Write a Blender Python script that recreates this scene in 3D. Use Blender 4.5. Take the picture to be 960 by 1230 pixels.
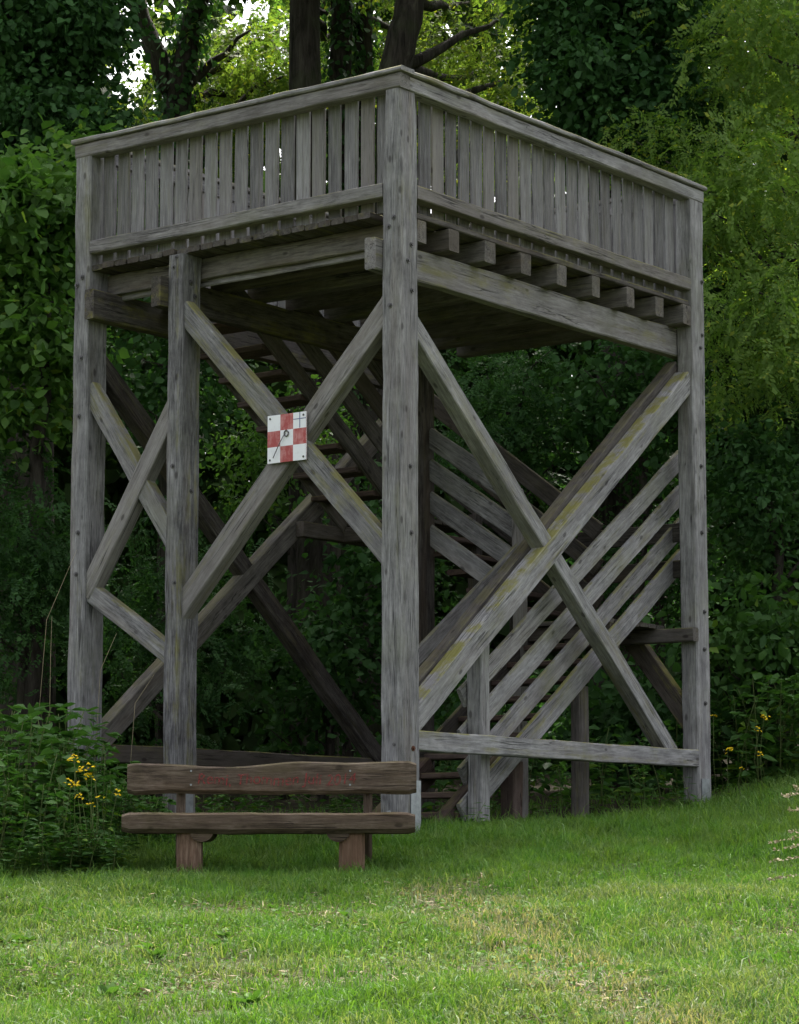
import bpy, math, random
import numpy as np
from mathutils import Vector, Matrix

random.seed(11)
rng = np.random.default_rng(11)
for o in list(bpy.data.objects):
    bpy.data.objects.remove(o)
scene = bpy.context.scene
COL = scene.collection

# ------------------------------------------------------------------ camera
FPX, CX, CY, HY = 3173.0, 480.0, 615.0, 1044.0          # photo: focal length, centre and eye level in its pixels
PITCH = math.atan((HY - CY) / FPX)
cam_d = bpy.data.cameras.new('camera')
cam_d.sensor_fit = 'VERTICAL'
cam_d.sensor_height = 36.0
cam_d.lens = FPX / 1230.0 * 36.0
cam_d.clip_start = 0.1
cam_d.clip_end = 3000
cam = bpy.data.objects.new('camera', cam_d)
COL.objects.link(cam)
cam.location = (0, 0, 0)
cam.rotation_euler = (math.pi / 2 + PITCH, 0, 0)
scene.camera = cam

# ------------------------------------------------------------------ sky, sun, exposure
SUN_EL, SUN_AZ = math.radians(58), math.radians(12)       # hazy sun high behind the wood; azimuth from +Y to +X
w = bpy.data.worlds.new('World')
scene.world = w
w.use_nodes = True
nt = w.node_tree
nt.nodes.clear()
sky = nt.nodes.new('ShaderNodeTexSky')
sky.sky_type = 'NISHITA'
sky.sun_disc = False
sky.sun_elevation = SUN_EL
sky.sun_rotation = SUN_AZ
sky.air_density = 1.0
sky.dust_density = 6.0
sky.ozone_density = 1.0
hs = nt.nodes.new('ShaderNodeHueSaturation')
hs.inputs['Saturation'].default_value = 0.28
bg = nt.nodes.new('ShaderNodeBackground')
bg.inputs['Strength'].default_value = 0.15
wo = nt.nodes.new('ShaderNodeOutputWorld')
nt.links.new(sky.outputs[0], hs.inputs['Color'])
nt.links.new(hs.outputs[0], bg.inputs['Color'])
nt.links.new(bg.outputs[0], wo.inputs['Surface'])
sd = bpy.data.lights.new('sun', 'SUN')
sd.energy = 3.0
sd.angle = math.radians(7)
sd.color = (1.0, 0.95, 0.86)
sun = bpy.data.objects.new('sun', sd)
COL.objects.link(sun)
sdir = Vector((math.sin(SUN_AZ) * math.cos(SUN_EL), math.cos(SUN_AZ) * math.cos(SUN_EL), math.sin(SUN_EL)))
sun.rotation_euler = sdir.to_track_quat('Z', 'Y').to_euler()
scene.view_settings.view_transform = 'Standard'
scene.view_settings.look = 'None'
scene.view_settings.gamma = 1.0
scene.view_settings.use_curve_mapping = False
scene.view_settings.exposure = 1.62
scene.cycles.max_bounces = 5
scene.cycles.diffuse_bounces = 3
scene.cycles.glossy_bounces = 1
scene.cycles.transmission_bounces = 2
scene.cycles.transparent_max_bounces = 6


# ------------------------------------------------------------------ helpers
def ray(u, v):
    dx, dy = (u - CX) / FPX, -(v - CY) / FPX
    c, s = math.cos(PITCH), math.sin(PITCH)
    return np.array([dx, c - dy * s, s + dy * c])


def at(u, v, Y):
    """point seen at photo pixel (u, v), Y metres in front of the camera"""
    r = ray(u, v)
    return r * (Y / r[1])


GY = [-300, -40, 0, 6, 10.8, 14, 16.2, 17.2, 18.0, 18.8, 20, 22, 26, 32, 45, 80, 300, 900]
GZ = [-9, -3.6, -1.62, -1.08, -.63, -.31, -.11, -.03, .1, .2, .22, .36, .66, 1.0, 1.5, 2.2, 4, 6]


def gz(x, y):
    x = np.asarray(x, float)
    y = np.asarray(y, float)
    z = (np.interp(y - .5, GY, GZ) + np.interp(y, GY, GZ) + np.interp(y + .5, GY, GZ)) / 3
    k = np.clip((y - 16.5) / 3, 0, 1)
    z = z + np.clip(x, -8, 8) * (0.012 + 0.04 * k) + .26 * k * np.clip((x - 2.65) / 1.4, 0, 1.5)
    near = np.exp(-((np.abs(x) / 25) ** 2 + ((y - 14) / 25) ** 2))
    z = z + near * (.025 * np.sin(x * 1.9 + y * .7) + .02 * np.sin(y * 2.3 - x * 1.1 + 1) + .012 * np.sin(5.1 * x + 3.3 * y))
    return z


def gz1(x, y):
    return float(gz(x, y))


def tag(o, label=None, cat=None, group=None, kind=None):
    if label: o['label'] = label
    if cat: o['category'] = cat
    if group: o['group'] = group
    if kind: o['kind'] = kind
    return o


def empty(name, loc, rz=0.0):
    o = bpy.data.objects.new(name, None)
    o.empty_display_size = .2
    COL.objects.link(o)
    o.location = loc
    o.rotation_euler = (0, 0, rz)
    return o


def link_mesh(name, me, parent=None, mat=None):
    o = bpy.data.objects.new(name, me)
    COL.objects.link(o)
    if parent: o.parent = parent
    if mat and not me.materials: me.materials.append(mat)
    return o


def np_mesh(name, V, loops, sizes, mat=None, smooth=False):
    me = bpy.data.meshes.new(name)
    V = np.ascontiguousarray(V, dtype=np.float32)
    loops = np.ascontiguousarray(loops, dtype=np.int32)
    sizes = np.ascontiguousarray(sizes, dtype=np.int32)
    me.vertices.add(len(V))
    me.vertices.foreach_set('co', V.ravel())
    me.loops.add(len(loops))
    me.loops.foreach_set('vertex_index', loops)
    me.polygons.add(len(sizes))
    st = np.concatenate(([0], np.cumsum(sizes)[:-1])).astype(np.int32)
    me.polygons.foreach_set('loop_start', st)
    me.polygons.foreach_set('loop_total', sizes)
    if smooth:
        me.polygons.foreach_set('use_smooth', np.ones(len(sizes), bool))
    me.update(calc_edges=True)
    if mat: me.materials.append(mat)
    return me


def py_mesh(name, V, F, mat=None, smooth=False):
    me = bpy.data.meshes.new(name)
    me.from_pydata([tuple(v) for v in V], [], F)
    if smooth:
        for p in me.polygons: p.use_smooth = True
    me.update()
    if mat: me.materials.append(mat)
    return me


# ------------------------------------------------------------------ materials
class N:
    """small node-tree builder"""
    def __init__(self, name):
        self.m = bpy.data.materials.new(name)
        self.m.use_nodes = True
        self.t = self.m.node_tree
        self.t.nodes.clear()
        self.out = self.t.nodes.new('ShaderNodeOutputMaterial')

    def n(self, typ, **kw):
        nd = self.t.nodes.new('ShaderNode' + typ)
        for k, v in kw.items():
            if hasattr(nd, k): setattr(nd, k, v)
        return nd

    def l(self, a, b):
        self.t.links.new(a, b)

    def setv(self, sock, v):
        if hasattr(v, 'is_linked') or isinstance(v, bpy.types.NodeSocket): self.l(v, sock)
        else: sock.default_value = v

    def math(self, op, a, b=0.0, c=None, clamp=False):
        nd = self.n('Math', operation=op, use_clamp=clamp)
        self.setv(nd.inputs[0], a); self.setv(nd.inputs[1], b)
        if c is not None: self.setv(nd.inputs[2], c)
        return nd.outputs[0]

    def mix(self, fac, a, b, blend='MIX'):
        nd = self.n('Mix', data_type='RGBA', blend_type=blend)
        self.setv(nd.inputs[0], fac)
        self.setv(nd.inputs[6], a if not isinstance(a, tuple) else (*a, 1))
        self.setv(nd.inputs[7], b if not isinstance(b, tuple) else (*b, 1))
        return nd.outputs[2]

    def ramp(self, fac, stops):
        nd = self.n('ValToRGB')
        cr = nd.color_ramp
        while len(cr.elements) < len(stops): cr.elements.new(.5)
        for e, (p, c) in zip(cr.elements, stops):
            e.position = p
            e.color = (*c, 1) if len(c) == 3 else c
        self.setv(nd.inputs[0], fac)
        return nd.outputs[0]

    def smooth(self, v, lo, hi):
        nd = self.n('MapRange', interpolation_type='SMOOTHSTEP')
        self.setv(nd.inputs[0], v)
        nd.inputs[1].default_value = lo; nd.inputs[2].default_value = hi
        return nd.outputs[0]

    def noise(self, vec, scale, detail=4, rough=.55, dist=0.0):
        nd = self.n('TexNoise')
        self.l(vec, nd.inputs['Vector'])
        nd.inputs['Scale'].default_value = scale
        nd.inputs['Detail'].default_value = detail
        nd.inputs['Roughness'].default_value = rough
        nd.inputs['Distortion'].default_value = dist
        return nd.outputs[0]

    def mapping(self, vec, scale=(1, 1, 1), loc=None):
        nd = self.n('Mapping')
        self.l(vec, nd.inputs[0])
        nd.inputs['Scale'].default_value = scale
        if loc is not None: self.setv(nd.inputs['Location'], loc)
        return nd.outputs[0]

    def principled(self, col, rough=.8, spec=.3, bump=None, bump_s=.3, bump_d=.01, metal=0.0):
        p = self.n('BsdfPrincipled')
        self.setv(p.inputs['Base Color'], col if not isinstance(col, tuple) else (*col, 1))
        self.setv(p.inputs['Roughness'], rough)
        p.inputs['Specular IOR Level'].default_value = spec
        p.inputs['Metallic'].default_value = metal
        if bump is not None:
            b = self.n('Bump')
            b.inputs['Strength'].default_value = bump_s
            b.inputs['Distance'].default_value = bump_d
            self.l(bump, b.inputs['Height'])
            self.l(b.outputs[0], p.inputs['Normal'])
        return p.outputs[0]

    def done(self, sh):
        self.l(sh, self.out.inputs['Surface'])
        return self.m


def wood_mat(name, dark, mid, light, moss=.5, warm=.25, mosscol=(.19, .175, .035)):
    """weathered timber; the object's own X runs along the grain"""
    k = N(name)
    tc = k.n('TexCoord').outputs['Object']
    oi = k.n('ObjectInfo')
    rnd = oi.outputs['Random']
    off = k.n('CombineXYZ')
    k.l(k.math('MULTIPLY', rnd, 37.0), off.inputs[0]); k.l(k.math('MULTIPLY', rnd, 91.0), off.inputs[1])
    k.l(k.math('MULTIPLY', rnd, 53.0), off.inputs[2])
    va = k.n('VectorMath', operation='ADD')
    k.l(tc, va.inputs[0]); k.l(off.outputs[0], va.inputs[1])
    v = va.outputs[0]
    fine = k.noise(k.mapping(v, (7, 95, 95)), 1.0, 5, .7, .3)
    mid_n = k.noise(k.mapping(v, (3.6, 36, 36), (2, 5, 8)), 1.0, 6, .7, .6)
    med = k.noise(k.mapping(v, (2.4, 11, 11)), 1.0, 6, .7, 1.2)
    blot = k.noise(v, 3.5, 8, .75)
    g = k.math('ADD', k.math('MULTIPLY', fine, .42), k.math('ADD', k.math('MULTIPLY', mid_n, .42), k.math('ADD', k.math('MULTIPLY', med, .3), k.math('MULTIPLY', blot, .3))))
    g = k.math('SUBTRACT', g, .22)
    g = k.math('ADD', g, k.math('MULTIPLY', k.math('SUBTRACT', rnd, .5), .13))
    col = k.ramp(g, [(.36, dark), (.5, mid), (.66, light)])
    # warm / green / violet patches of weathering
    t1 = k.noise(k.mapping(v, (.5, 5, 5)), 1.3, 3)
    col = k.mix(k.math('MULTIPLY', k.smooth(t1, .5, .72), warm), col, (mid[0] * 1.0, mid[1] * .78, mid[2] * .58))
    t2 = k.noise(k.mapping(v, (.6, 7, 7), (7, 3, 1)), 1.1, 3)
    col = k.mix(k.math('MULTIPLY', k.smooth(t2, .48, .66), .36), col, (mid[0] * .6, mid[1] * .57, mid[2] * .6))
    t3 = k.noise(v, 1.6, 5, .6)
    col = k.mix(k.math('MULTIPLY', k.smooth(t3, .5, .7), .38), col, (mid[0] * .92, mid[1] * .98, mid[2] * .68))
    hue = k.math('FRACT', k.math('MULTIPLY', rnd, 7.31))
    col = k.mix(k.math('MULTIPLY', k.smooth(hue, .55, 1.0), .45), col, (mid[0] * .9, mid[1] * .8, mid[2] * .68))
    # drying cracks
    cr = k.noise(k.mapping(v, (.55, 21, 21), (3, 9, 4)), 1.0, 3, .5, 1.2)
    crk = k.math('SUBTRACT', 1.0, k.smooth(k.math('ABSOLUTE', k.math('SUBTRACT', cr, .5)), .002, .022))
    crk = k.math('MULTIPLY', crk, k.smooth(k.noise(k.mapping(v, (1, 3, 3)), 1.4, 2), .45, .6))
    col = k.mix(k.math('MULTIPLY', crk, .8), col, (dark[0] * .35, dark[1] * .35, dark[2] * .35))
    # knots
    vo = k.n('TexVoronoi')
    k.l(k.mapping(v, (5.0, 10, 10)), vo.inputs['Vector'])
    vo.inputs['Scale'].default_value = 1.0
    vsep = k.n('SeparateColor'); k.l(vo.outputs['Color'], vsep.inputs[0])
    kn = k.math('SUBTRACT', 1.0, k.smooth(vo.outputs['Distance'], .09, .2))
    kn = k.math('MULTIPLY', kn, k.math('GREATER_THAN', vsep.outputs[0], .66))
    col = k.mix(k.math('MULTIPLY', kn, .65), col, (dark[0] * .45, dark[1] * .4, dark[2] * .38))
    # green-yellow algae on weather sides and top faces
    geo = k.n('NewGeometry')
    sx = k.n('SeparateXYZ'); k.l(geo.outputs['Normal'], sx.inputs[0])
    up = k.smooth(sx.outputs[2], .2, .62)
    at_ = k.n('Attribute', attribute_type='OBJECT', attribute_name='moss').outputs['Fac']
    mn = k.noise(v, 4.5, 5, .7)
    mstreak = k.noise(k.mapping(v, (.5, 12, 12), (1, 6, 2)), 1.2, 4, .6)
    m1 = k.math('MULTIPLY', k.math('MULTIPLY', up, k.smooth(mn, .38, .58)), k.math('ADD', k.math('MULTIPLY', at_, 1.0), .3))
    m2 = k.math('MULTIPLY', k.smooth(k.math('ADD', k.math('MULTIPLY', mstreak, .6), k.math('MULTIPLY', mn, .4)), .5, .68), at_)
    mm = k.math('MULTIPLY', k.math('MAXIMUM', k.math('MULTIPLY', m1, .8), k.math('MULTIPLY', m2, .85)), moss * 1.5, clamp=True)
    mc = k.mix(fine, (mosscol[0] * .6, mosscol[1] * .65, mosscol[2] * .7), (mosscol[0] * 1.3, mosscol[1] * 1.3, mosscol[2] * 1.2))
    col = k.mix(mm, col, mc)
    h = k.math('SUBTRACT', k.math('ADD', k.math('MULTIPLY', fine, .5), k.math('MULTIPLY', med, .5)), k.math('MULTIPLY', crk, .8))
    return k.done(k.principled(col, .88, .18, h, .55, .008))


def leaf_mat(name, c0, c1, trans=.35, rough=.5, spec=.35, yellow=0.0):
    k = N(name)
    geo = k.n('NewGeometry')
    r = geo.outputs['Random Per Island']
    pos = geo.outputs['Position']
    big = k.smooth(k.noise(pos, 1.7, 4), .3, .7)
    f = k.math('ADD', k.math('MULTIPLY', r, .6), k.math('MULTIPLY', big, .5), clamp=True)
    col = k.mix(f, c0, c1)
    if yellow:
        col = k.mix(k.math('MULTIPLY', k.math('GREATER_THAN', r, 1 - yellow), .6), col, (c1[0] * 2.0, c1[1] * 1.4, c1[2] * .7))
    p = k.principled(col, rough, spec)
    tr = k.n('BsdfTranslucent')
    tcol = k.mix(1.0, col, (1.15, 1.35, .65), 'MULTIPLY')
    k.l(tcol, tr.inputs['Color'])
    ms = k.n('MixShader')
    ms.inputs[0].default_value = trans
    k.l(p, ms.inputs[1]); k.l(tr.outputs[0], ms.inputs[2])
    return k.done(ms.outputs[0])


def plain_mat(name, col, rough=.6, spec=.3, metal=0.0, nscale=20, var=.25):
    k = N(name)
    tc = k.n('TexCoord').outputs['Object']
    n1 = k.noise(tc, nscale, 4, .6)
    c = k.mix(k.smooth(n1, .3, .7), tuple(x * (1 - var) for x in col), tuple(min(1, x * (1 + var * .5)) for x in col))
    return k.done(k.principled(c, rough, spec, n1, .15, .004, metal))


M = {}
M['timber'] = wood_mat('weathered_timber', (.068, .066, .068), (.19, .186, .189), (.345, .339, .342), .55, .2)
M['timber_in'] = wood_mat('shaded_timber', (.026, .023, .021), (.078, .07, .064), (.14, .128, .117), .5, .5)  # inner and under-deck timber: damp dark wood, with the shade also put into its colour
M['timber_joist'] = wood_mat('shaded_joist_timber', (.03, .027, .024), (.1, .092, .084), (.18, .165, .15), .5, .4)  # joists: timber colour darkened to carry the shade below the deck
M['bench_wood'] = wood_mat('bench_wood', (.032, .024, .018), (.105, .078, .058), (.215, .17, .135), .32, .55, (.11, .1, .03))
M['bench_leg'] = wood_mat('bench_leg_wood', (.06, .036, .024), (.17, .108, .075), (.3, .215, .16), .25, .6, (.1, .1, .03))
M['tread'] = wood_mat('tread_wood', (.025, .018, .016), (.07, .05, .044), (.12, .09, .078), .3, .5)
M['steel'] = plain_mat('galvanised_steel', (.34, .36, .38), .45, .4, .7)
M['bolt'] = plain_mat('bolt_steel', (.13, .125, .125), .5, .4, .6)
M['rust'] = plain_mat('rusty_bolt', (.12, .05, .03), .8, .2, .2)
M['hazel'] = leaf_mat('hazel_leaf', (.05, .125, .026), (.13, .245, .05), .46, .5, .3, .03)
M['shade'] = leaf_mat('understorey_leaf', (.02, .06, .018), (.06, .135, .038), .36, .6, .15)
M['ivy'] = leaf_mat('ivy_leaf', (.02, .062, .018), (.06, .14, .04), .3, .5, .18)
M['robinia'] = leaf_mat('robinia_leaf', (.095, .175, .036), (.2, .3, .065), .5, .55, .2, .06)
M['robinia_y'] = leaf_mat('robinia_young_leaf', (.11, .175, .032), (.215, .28, .055), .5, .55, .2, .08)
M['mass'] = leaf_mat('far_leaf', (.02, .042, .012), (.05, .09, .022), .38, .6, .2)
M['nettle'] = leaf_mat('nettle_leaf', (.03, .085, .02), (.085, .18, .04), .35, .55, .2, .03)
M['weed'] = leaf_mat('weed_leaf', (.05, .11, .02), (.1, .19, .035), .3, .6, .1)
M['flower'] = plain_mat('ragwort_yellow', (.75, .52, .01), .7, .2, 0, 60, .15)
M['stem'] = plain_mat('green_stem', (.08, .11, .03), .7, .2)
M['dry'] = plain_mat('dry_straw', (.36, .3, .19), .8, .2)
M['seed'] = plain_mat('seed_head', (.42, .36, .24), .85, .2)


def bark_mat():
    k = N('bark')
    tc = k.n('NewGeometry').outputs['Position']
    a = k.noise(k.mapping(tc, (9, 9, 1.6)), 1.6, 5, .65, .8)
    b = k.noise(tc, 3, 3)
    col = k.ramp(a, [(.32, (.012, .010, .008)), (.55, (.05, .043, .036)), (.75, (.095, .085, .07))])
    col = k.mix(k.math('MULTIPLY', k.smooth(b, .5, .7), .4), col, (.04, .055, .02))
    return k.done(k.principled(col, .92, .15, a, .9, .03))


M['bark'] = bark_mat()


def ground_mat():
    k = N('lawn_soil')
    pos = k.n('NewGeometry').outputs['Position']
    sp = k.n('SeparateXYZ'); k.l(pos, sp.inputs[0])
    n1 = k.noise(pos, 1.1, 5, .6)
    n2 = k.noise(pos, 14, 5, .7)
    n3 = k.noise(pos, 60, 3, .7)
    grass = k.mix(n3, (.025, .04, .012), (.07, .095, .028))
    dry = k.mix(n3, (.07, .058, .036), (.19, .165, .105))
    col = k.mix(k.math('MULTIPLY', k.smooth(k.math('ADD', k.math('MULTIPLY', n1, .6), k.math('MULTIPLY', n2, .4)), .48, .62), .75), grass, dry)
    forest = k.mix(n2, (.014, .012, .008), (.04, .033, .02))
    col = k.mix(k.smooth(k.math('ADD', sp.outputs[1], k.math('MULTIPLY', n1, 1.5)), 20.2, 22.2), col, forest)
    return k.done(k.principled(col, .95, .1, n3, .6, .02))


def blade_mat():
    k = N('grass_blade')
    geo = k.n('NewGeometry')
    pos = geo.outputs['Position']
    r = geo.outputs['Random Per Island']
    patch = k.noise(k.mapping(pos, (1, 1, .2)), .75, 4, .6)
    p2 = k.noise(k.mapping(pos, (1, 1, .2), (5, 2, 0)), 2.6, 3, .6)
    green = k.mix(r, (.05, .11, .02), (.14, .235, .05))
    lush = k.mix(r, (.045, .13, .018), (.115, .24, .038))
    green = k.mix(k.smooth(p2, .42, .6), green, lush)
    dry = k.mix(r, (.1, .095, .05), (.31, .29, .2))
    sp = k.n('SeparateXYZ'); k.l(pos, sp.inputs[0])
    # the mown track where the sward is worn thin
    worn = k.math('SUBTRACT', 1.0, k.smooth(sp.outputs[1], 15.2, 16.6))
    f = k.math('MULTIPLY', k.smooth(k.math('ADD', k.math('MULTIPLY', patch, .8), k.math('ADD', k.math('MULTIPLY', p2, .3), k.math('MULTIPLY', r, .2))), .64, .76), k.math('ADD', k.math('MULTIPLY', worn, .42), .04))
    px_ = k.math('SUBTRACT', sp.outputs[0], k.math('SUBTRACT', .95, k.math('MULTIPLY', k.math('SUBTRACT', sp.outputs[1], 10.8), .125)))
    pm = k.math('SUBTRACT', 1.0, k.smooth(k.math('ADD', k.math('ABSOLUTE', px_), k.math('MULTIPLY', k.math('SUBTRACT', p2, .5), .9)), .1, .5))
    pm = k.math('MULTIPLY', pm, k.math('SUBTRACT', 1.0, k.smooth(sp.outputs[1], 15.8, 16.8)))
    f = k.math('MAXIMUM', f, k.math('MULTIPLY', pm, k.smooth(r, .2, .6)))
    col = k.mix(f, green, dry)
    p = k.principled(col, .55, .22)
    tr = k.n('BsdfTranslucent')
    k.l(k.mix(1.0, col, (1.4, 1.4, .55), 'MULTIPLY'), tr.inputs['Color'])
    ms = k.n('MixShader'); ms.inputs[0].default_value = .35
    k.l(p, ms.inputs[1]); k.l(tr.outputs[0], ms.inputs[2])
    return k.done(ms.outputs[0])


M['ground'] = ground_mat()
M['blade'] = blade_mat()


def sign_mat():
    """3 x 3 red and white enamel panel, corners and centre white; object X across, Z up"""
    k = N('checker_enamel')
    tc = k.n('TexCoord').outputs['Object']
    s = k.n('SeparateXYZ'); k.l(tc, s.inputs[0])
    ix = k.math('FLOOR', k.math('MULTIPLY', k.math('ADD', s.outputs[0], .184), 3 / .368))
    iz = k.math('FLOOR', k.math('MULTIPLY', k.math('ADD', s.outputs[2], .179), 3 / .358))
    par = k.math('MODULO', k.math('ADD', ix, iz), 2.0)
    n1 = k.noise(tc, 14, 5, .7)
    n2 = k.noise(k.mapping(tc, (30, 30, 6)), 1.5, 3)
    red = k.mix(k.smooth(k.math('ADD', k.math('MULTIPLY', n1, .6), k.math('MULTIPLY', n2, .4)), .42, .62), (.36, .055, .05), (.5, .2, .19))
    white = k.mix(k.smooth(n1, .5, .75), (.78, .79, .82), (.66, .67, .69))
    col = k.mix(par, white, red)
    return k.done(k.principled(col, .4, .4))


M['sign'] = sign_mat()


def red_paint():
    k = N('faded_red_paint')
    tc = k.n('TexCoord').outputs['Object']
    n1 = k.noise(tc, 45, 5, .7)
    a = k.principled((.26, .05, .05), .85, .1)
    t = k.n('BsdfTransparent')
    ms = k.n('MixShader')
    k.l(k.math('MULTIPLY', k.smooth(n1, .3, .6), .85), ms.inputs[0])
    k.l(t.outputs[0], ms.inputs[1]); k.l(a, ms.inputs[2])
    return k.done(ms.outputs[0])


M['red'] = red_paint()
M['blue'] = plain_mat('blue_line', (.08, .1, .25), .5, .3)

# ------------------------------------------------------------------ ground
gx = np.unique(np.concatenate([np.linspace(-9, 9, 121), np.sign(np.linspace(-1, 1, 61)) * (np.abs(np.linspace(-1, 1, 61)) ** 3 * 700 + 0)]))
gy = np.unique(np.concatenate([np.linspace(6, 34, 181), np.linspace(-1, 6, 15), np.linspace(34, 90, 40), np.linspace(90, 800, 20), np.linspace(-250, -1, 20)]))
XX, YY = np.meshgrid(gx, gy)
ZZ = gz(XX, YY)
V = np.stack([XX.ravel(), YY.ravel(), ZZ.ravel()], 1)
nx, ny = len(gx), len(gy)
i = (np.arange(ny - 1)[:, None] * nx + np.arange(nx - 1)[None, :]).ravel()
F = np.stack([i, i + 1, i + nx + 1, i + nx], 1)
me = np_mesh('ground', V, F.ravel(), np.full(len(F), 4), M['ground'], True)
tag(link_mesh('ground', me), 'sloping lawn running up into dark woodland floor', None, None, 'structure')


# ------------------------------------------------------------------ timbers
def timber_mesh(L, wd, ht, jit=.003, cham=.007, taper=None, mat=None, mid_jit=0.0, seed=None, nsec=None):
    """chamfered beam along +X from 0 to L, wd along Y, ht along Z, centred"""
    rs = random.Random(seed if seed is not None else random.random())
    n = nsec or max(2, int(L / .4) + 2)
    ch = min(cham, wd * .25, ht * .25)
    V, F = [], []
    for q in range(n):
        t = q / (n - 1)
        sy = sz = 1.0
        if taper:
            sy, sz = taper(t)
        hy, hz = wd / 2 * sy, ht / 2 * sz
        oy, oz = rs.uniform(-jit, jit) + rs.uniform(-mid_jit, mid_jit), rs.uniform(-jit, jit) + rs.uniform(-mid_jit, mid_jit)
        c = [ch * rs.uniform(.6, 1.7) for _ in range(4)]
        ring = [(hy - c[0], -hz), (hy, -hz + c[0]), (hy, hz - c[1]), (hy - c[1], hz), (-hy + c[2], hz), (-hy, hz - c[2]), (-hy, -hz + c[3]), (-hy + c[3], -hz)]
        x = t * L
        for (y, z) in ring:
            V.append((x + (rs.uniform(-.003, .003) if q in (0, n - 1) else 0), y + oy + rs.uniform(-jit, jit) * .5, z + oz + rs.uniform(-jit, jit) * .5))
    for q in range(n - 1):
        for e in range(8):
            a, b = q * 8 + e, q * 8 + (e + 1) % 8
            F.append((a, b, b + 8, a + 8))
    F.append(tuple(range(7, -1, -1)))
    F.append(tuple(range((n - 1) * 8, n * 8)))
    return py_mesh('timber', V, F, mat)


def frame(p0, p1, up):
    p0, p1 = Vector(p0), Vector(p1)
    x = (p1 - p0).normalized()
    z = Vector(up)
    z = (z - x * z.dot(x)).normalized()
    y = z.cross(x)
    m = Matrix((x, y, z)).transposed().to_4x4()
    m.translation = p0
    return m


MLOC = {}


def beam(name, p0, p1, wd, ht, parent, mat='timber', up=(0, 0, 1), moss=.25, mesh=None, **kw):
    L = (Vector(p1) - Vector(p0)).length
    me = mesh or timber_mesh(L, wd, ht, mat=M[mat], **kw)
    o = link_mesh(name, me, parent)
    o.matrix_local = frame(p0, p1, up)
    MLOC[o.name] = frame(p0, p1, up)
    o['moss'] = float(moss)
    return o


TH = math.radians(52.7)
AV = np.array([-math.sin(TH), math.cos(TH)])      # along the face with the sign
BV = np.array([math.cos(TH), math.sin(TH)])       # along the face with the stairs
P0 = np.array([0.0, 18.6])


def wxy(a, b):
    return P0 + AV * a + BV * b


def wg(a, b):
    p = wxy(a, b)
    return gz1(p[0], p[1])


# tower frame: local x = b, local y = a, z as in the world
tower = empty('observation_tower', (P0[0], P0[1], 0), math.atan2(BV[1], BV[0]))
tag(tower, 'weathered grey timber lookout tower with railed deck, crossed braces and winding stairs', 'tower')
T = tower


def P(a, b, z):
    return (b, a, z)


PW, PD = .155, .22
PH = 5.632


def post(a0, b0, z0, z1, wa, wb, mat='timber', moss=.25, taper=None, **kw):
    return beam('post', P(a0 + wa / 2, b0 + wb / 2, z0), P(a0 + wa / 2, b0 + wb / 2, z1), wa, wb, T, mat, up=(1, 0, 0), moss=moss, taper=taper, cham=.009, jit=.0035, **kw)


posts = {}
tp = lambda t: ((1.05 - .05 * t) * (1 if t < .9 else 1 - .9 * (t - .9) * 2), (1.16 - .16 * t) * (1 if t < .93 else 1 - (t - .93) * 1.2))
posts['front'] = post(0, 0, wg(0, 0) - .3, PH, PW, PD, moss=.3, taper=tp, nsec=28)
posts['left'] = post(3.09, 0, wg(3.1, 0) - .3, PH, .16, PD, moss=.4, taper=lambda t: (1.08 - .08 * t, 1.04 - .04 * t), nsec=24)
posts['right'] = post(0, 4.065, wg(0, 4.1) - .3, PH, PW, .205, moss=.2, nsec=24)
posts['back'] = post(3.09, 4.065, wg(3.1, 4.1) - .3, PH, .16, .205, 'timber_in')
posts['mid'] = post(2.09, -.005, wg(2.1, 0) - .3, 4.695, .15, PD, moss=.85, nsec=20)
posts['stair'] = post(2.09, 3.03, wg(2.1, 3.1) - .3, 4.29, .15, .22, 'timber_in')

# girders (along b), joists (along a), deck boards (along b)
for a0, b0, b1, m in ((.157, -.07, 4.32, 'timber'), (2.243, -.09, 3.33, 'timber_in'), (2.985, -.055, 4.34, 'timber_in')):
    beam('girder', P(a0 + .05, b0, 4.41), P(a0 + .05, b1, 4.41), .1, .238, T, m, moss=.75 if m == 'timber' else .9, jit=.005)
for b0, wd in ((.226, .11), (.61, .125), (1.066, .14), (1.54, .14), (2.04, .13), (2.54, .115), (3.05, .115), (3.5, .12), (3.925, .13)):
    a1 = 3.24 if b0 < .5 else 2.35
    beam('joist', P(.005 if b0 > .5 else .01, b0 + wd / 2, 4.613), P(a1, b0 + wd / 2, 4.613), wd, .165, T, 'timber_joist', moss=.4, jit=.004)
# the long joist seen on the sign side
beam('joist', P(.16, -.0 + .285, 4.58), P(3.1, .285, 4.58), .03, .19, T, 'timber', moss=.45)
deck_v = [timber_mesh(1.0, .118, .045, .0025, .004, mat=M['timber_in'], seed=s) for s in range(4)]
aa = .02
k = 0
while aa < 3.07:
    inpost = aa + .118 > 0 and aa < .155 or aa + .118 > 3.085
    b0 = .232 if (aa < .15) else (.03 + random.uniform(-.012, .012))
    b1 = 4.05 if aa < .15 else 4.27
    if aa > 2.3:
        b1 = .72
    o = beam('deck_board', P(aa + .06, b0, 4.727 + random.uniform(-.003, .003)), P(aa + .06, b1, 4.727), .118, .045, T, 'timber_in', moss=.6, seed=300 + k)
    aa += .1285
    k += 1

# railings ---------------------------------------------------------------
bal_v = [timber_mesh(.94, .016, 1.0, .0012, .003, mat=M['timber'], seed=40 + s, nsec=4) for s in range(6)]


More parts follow.
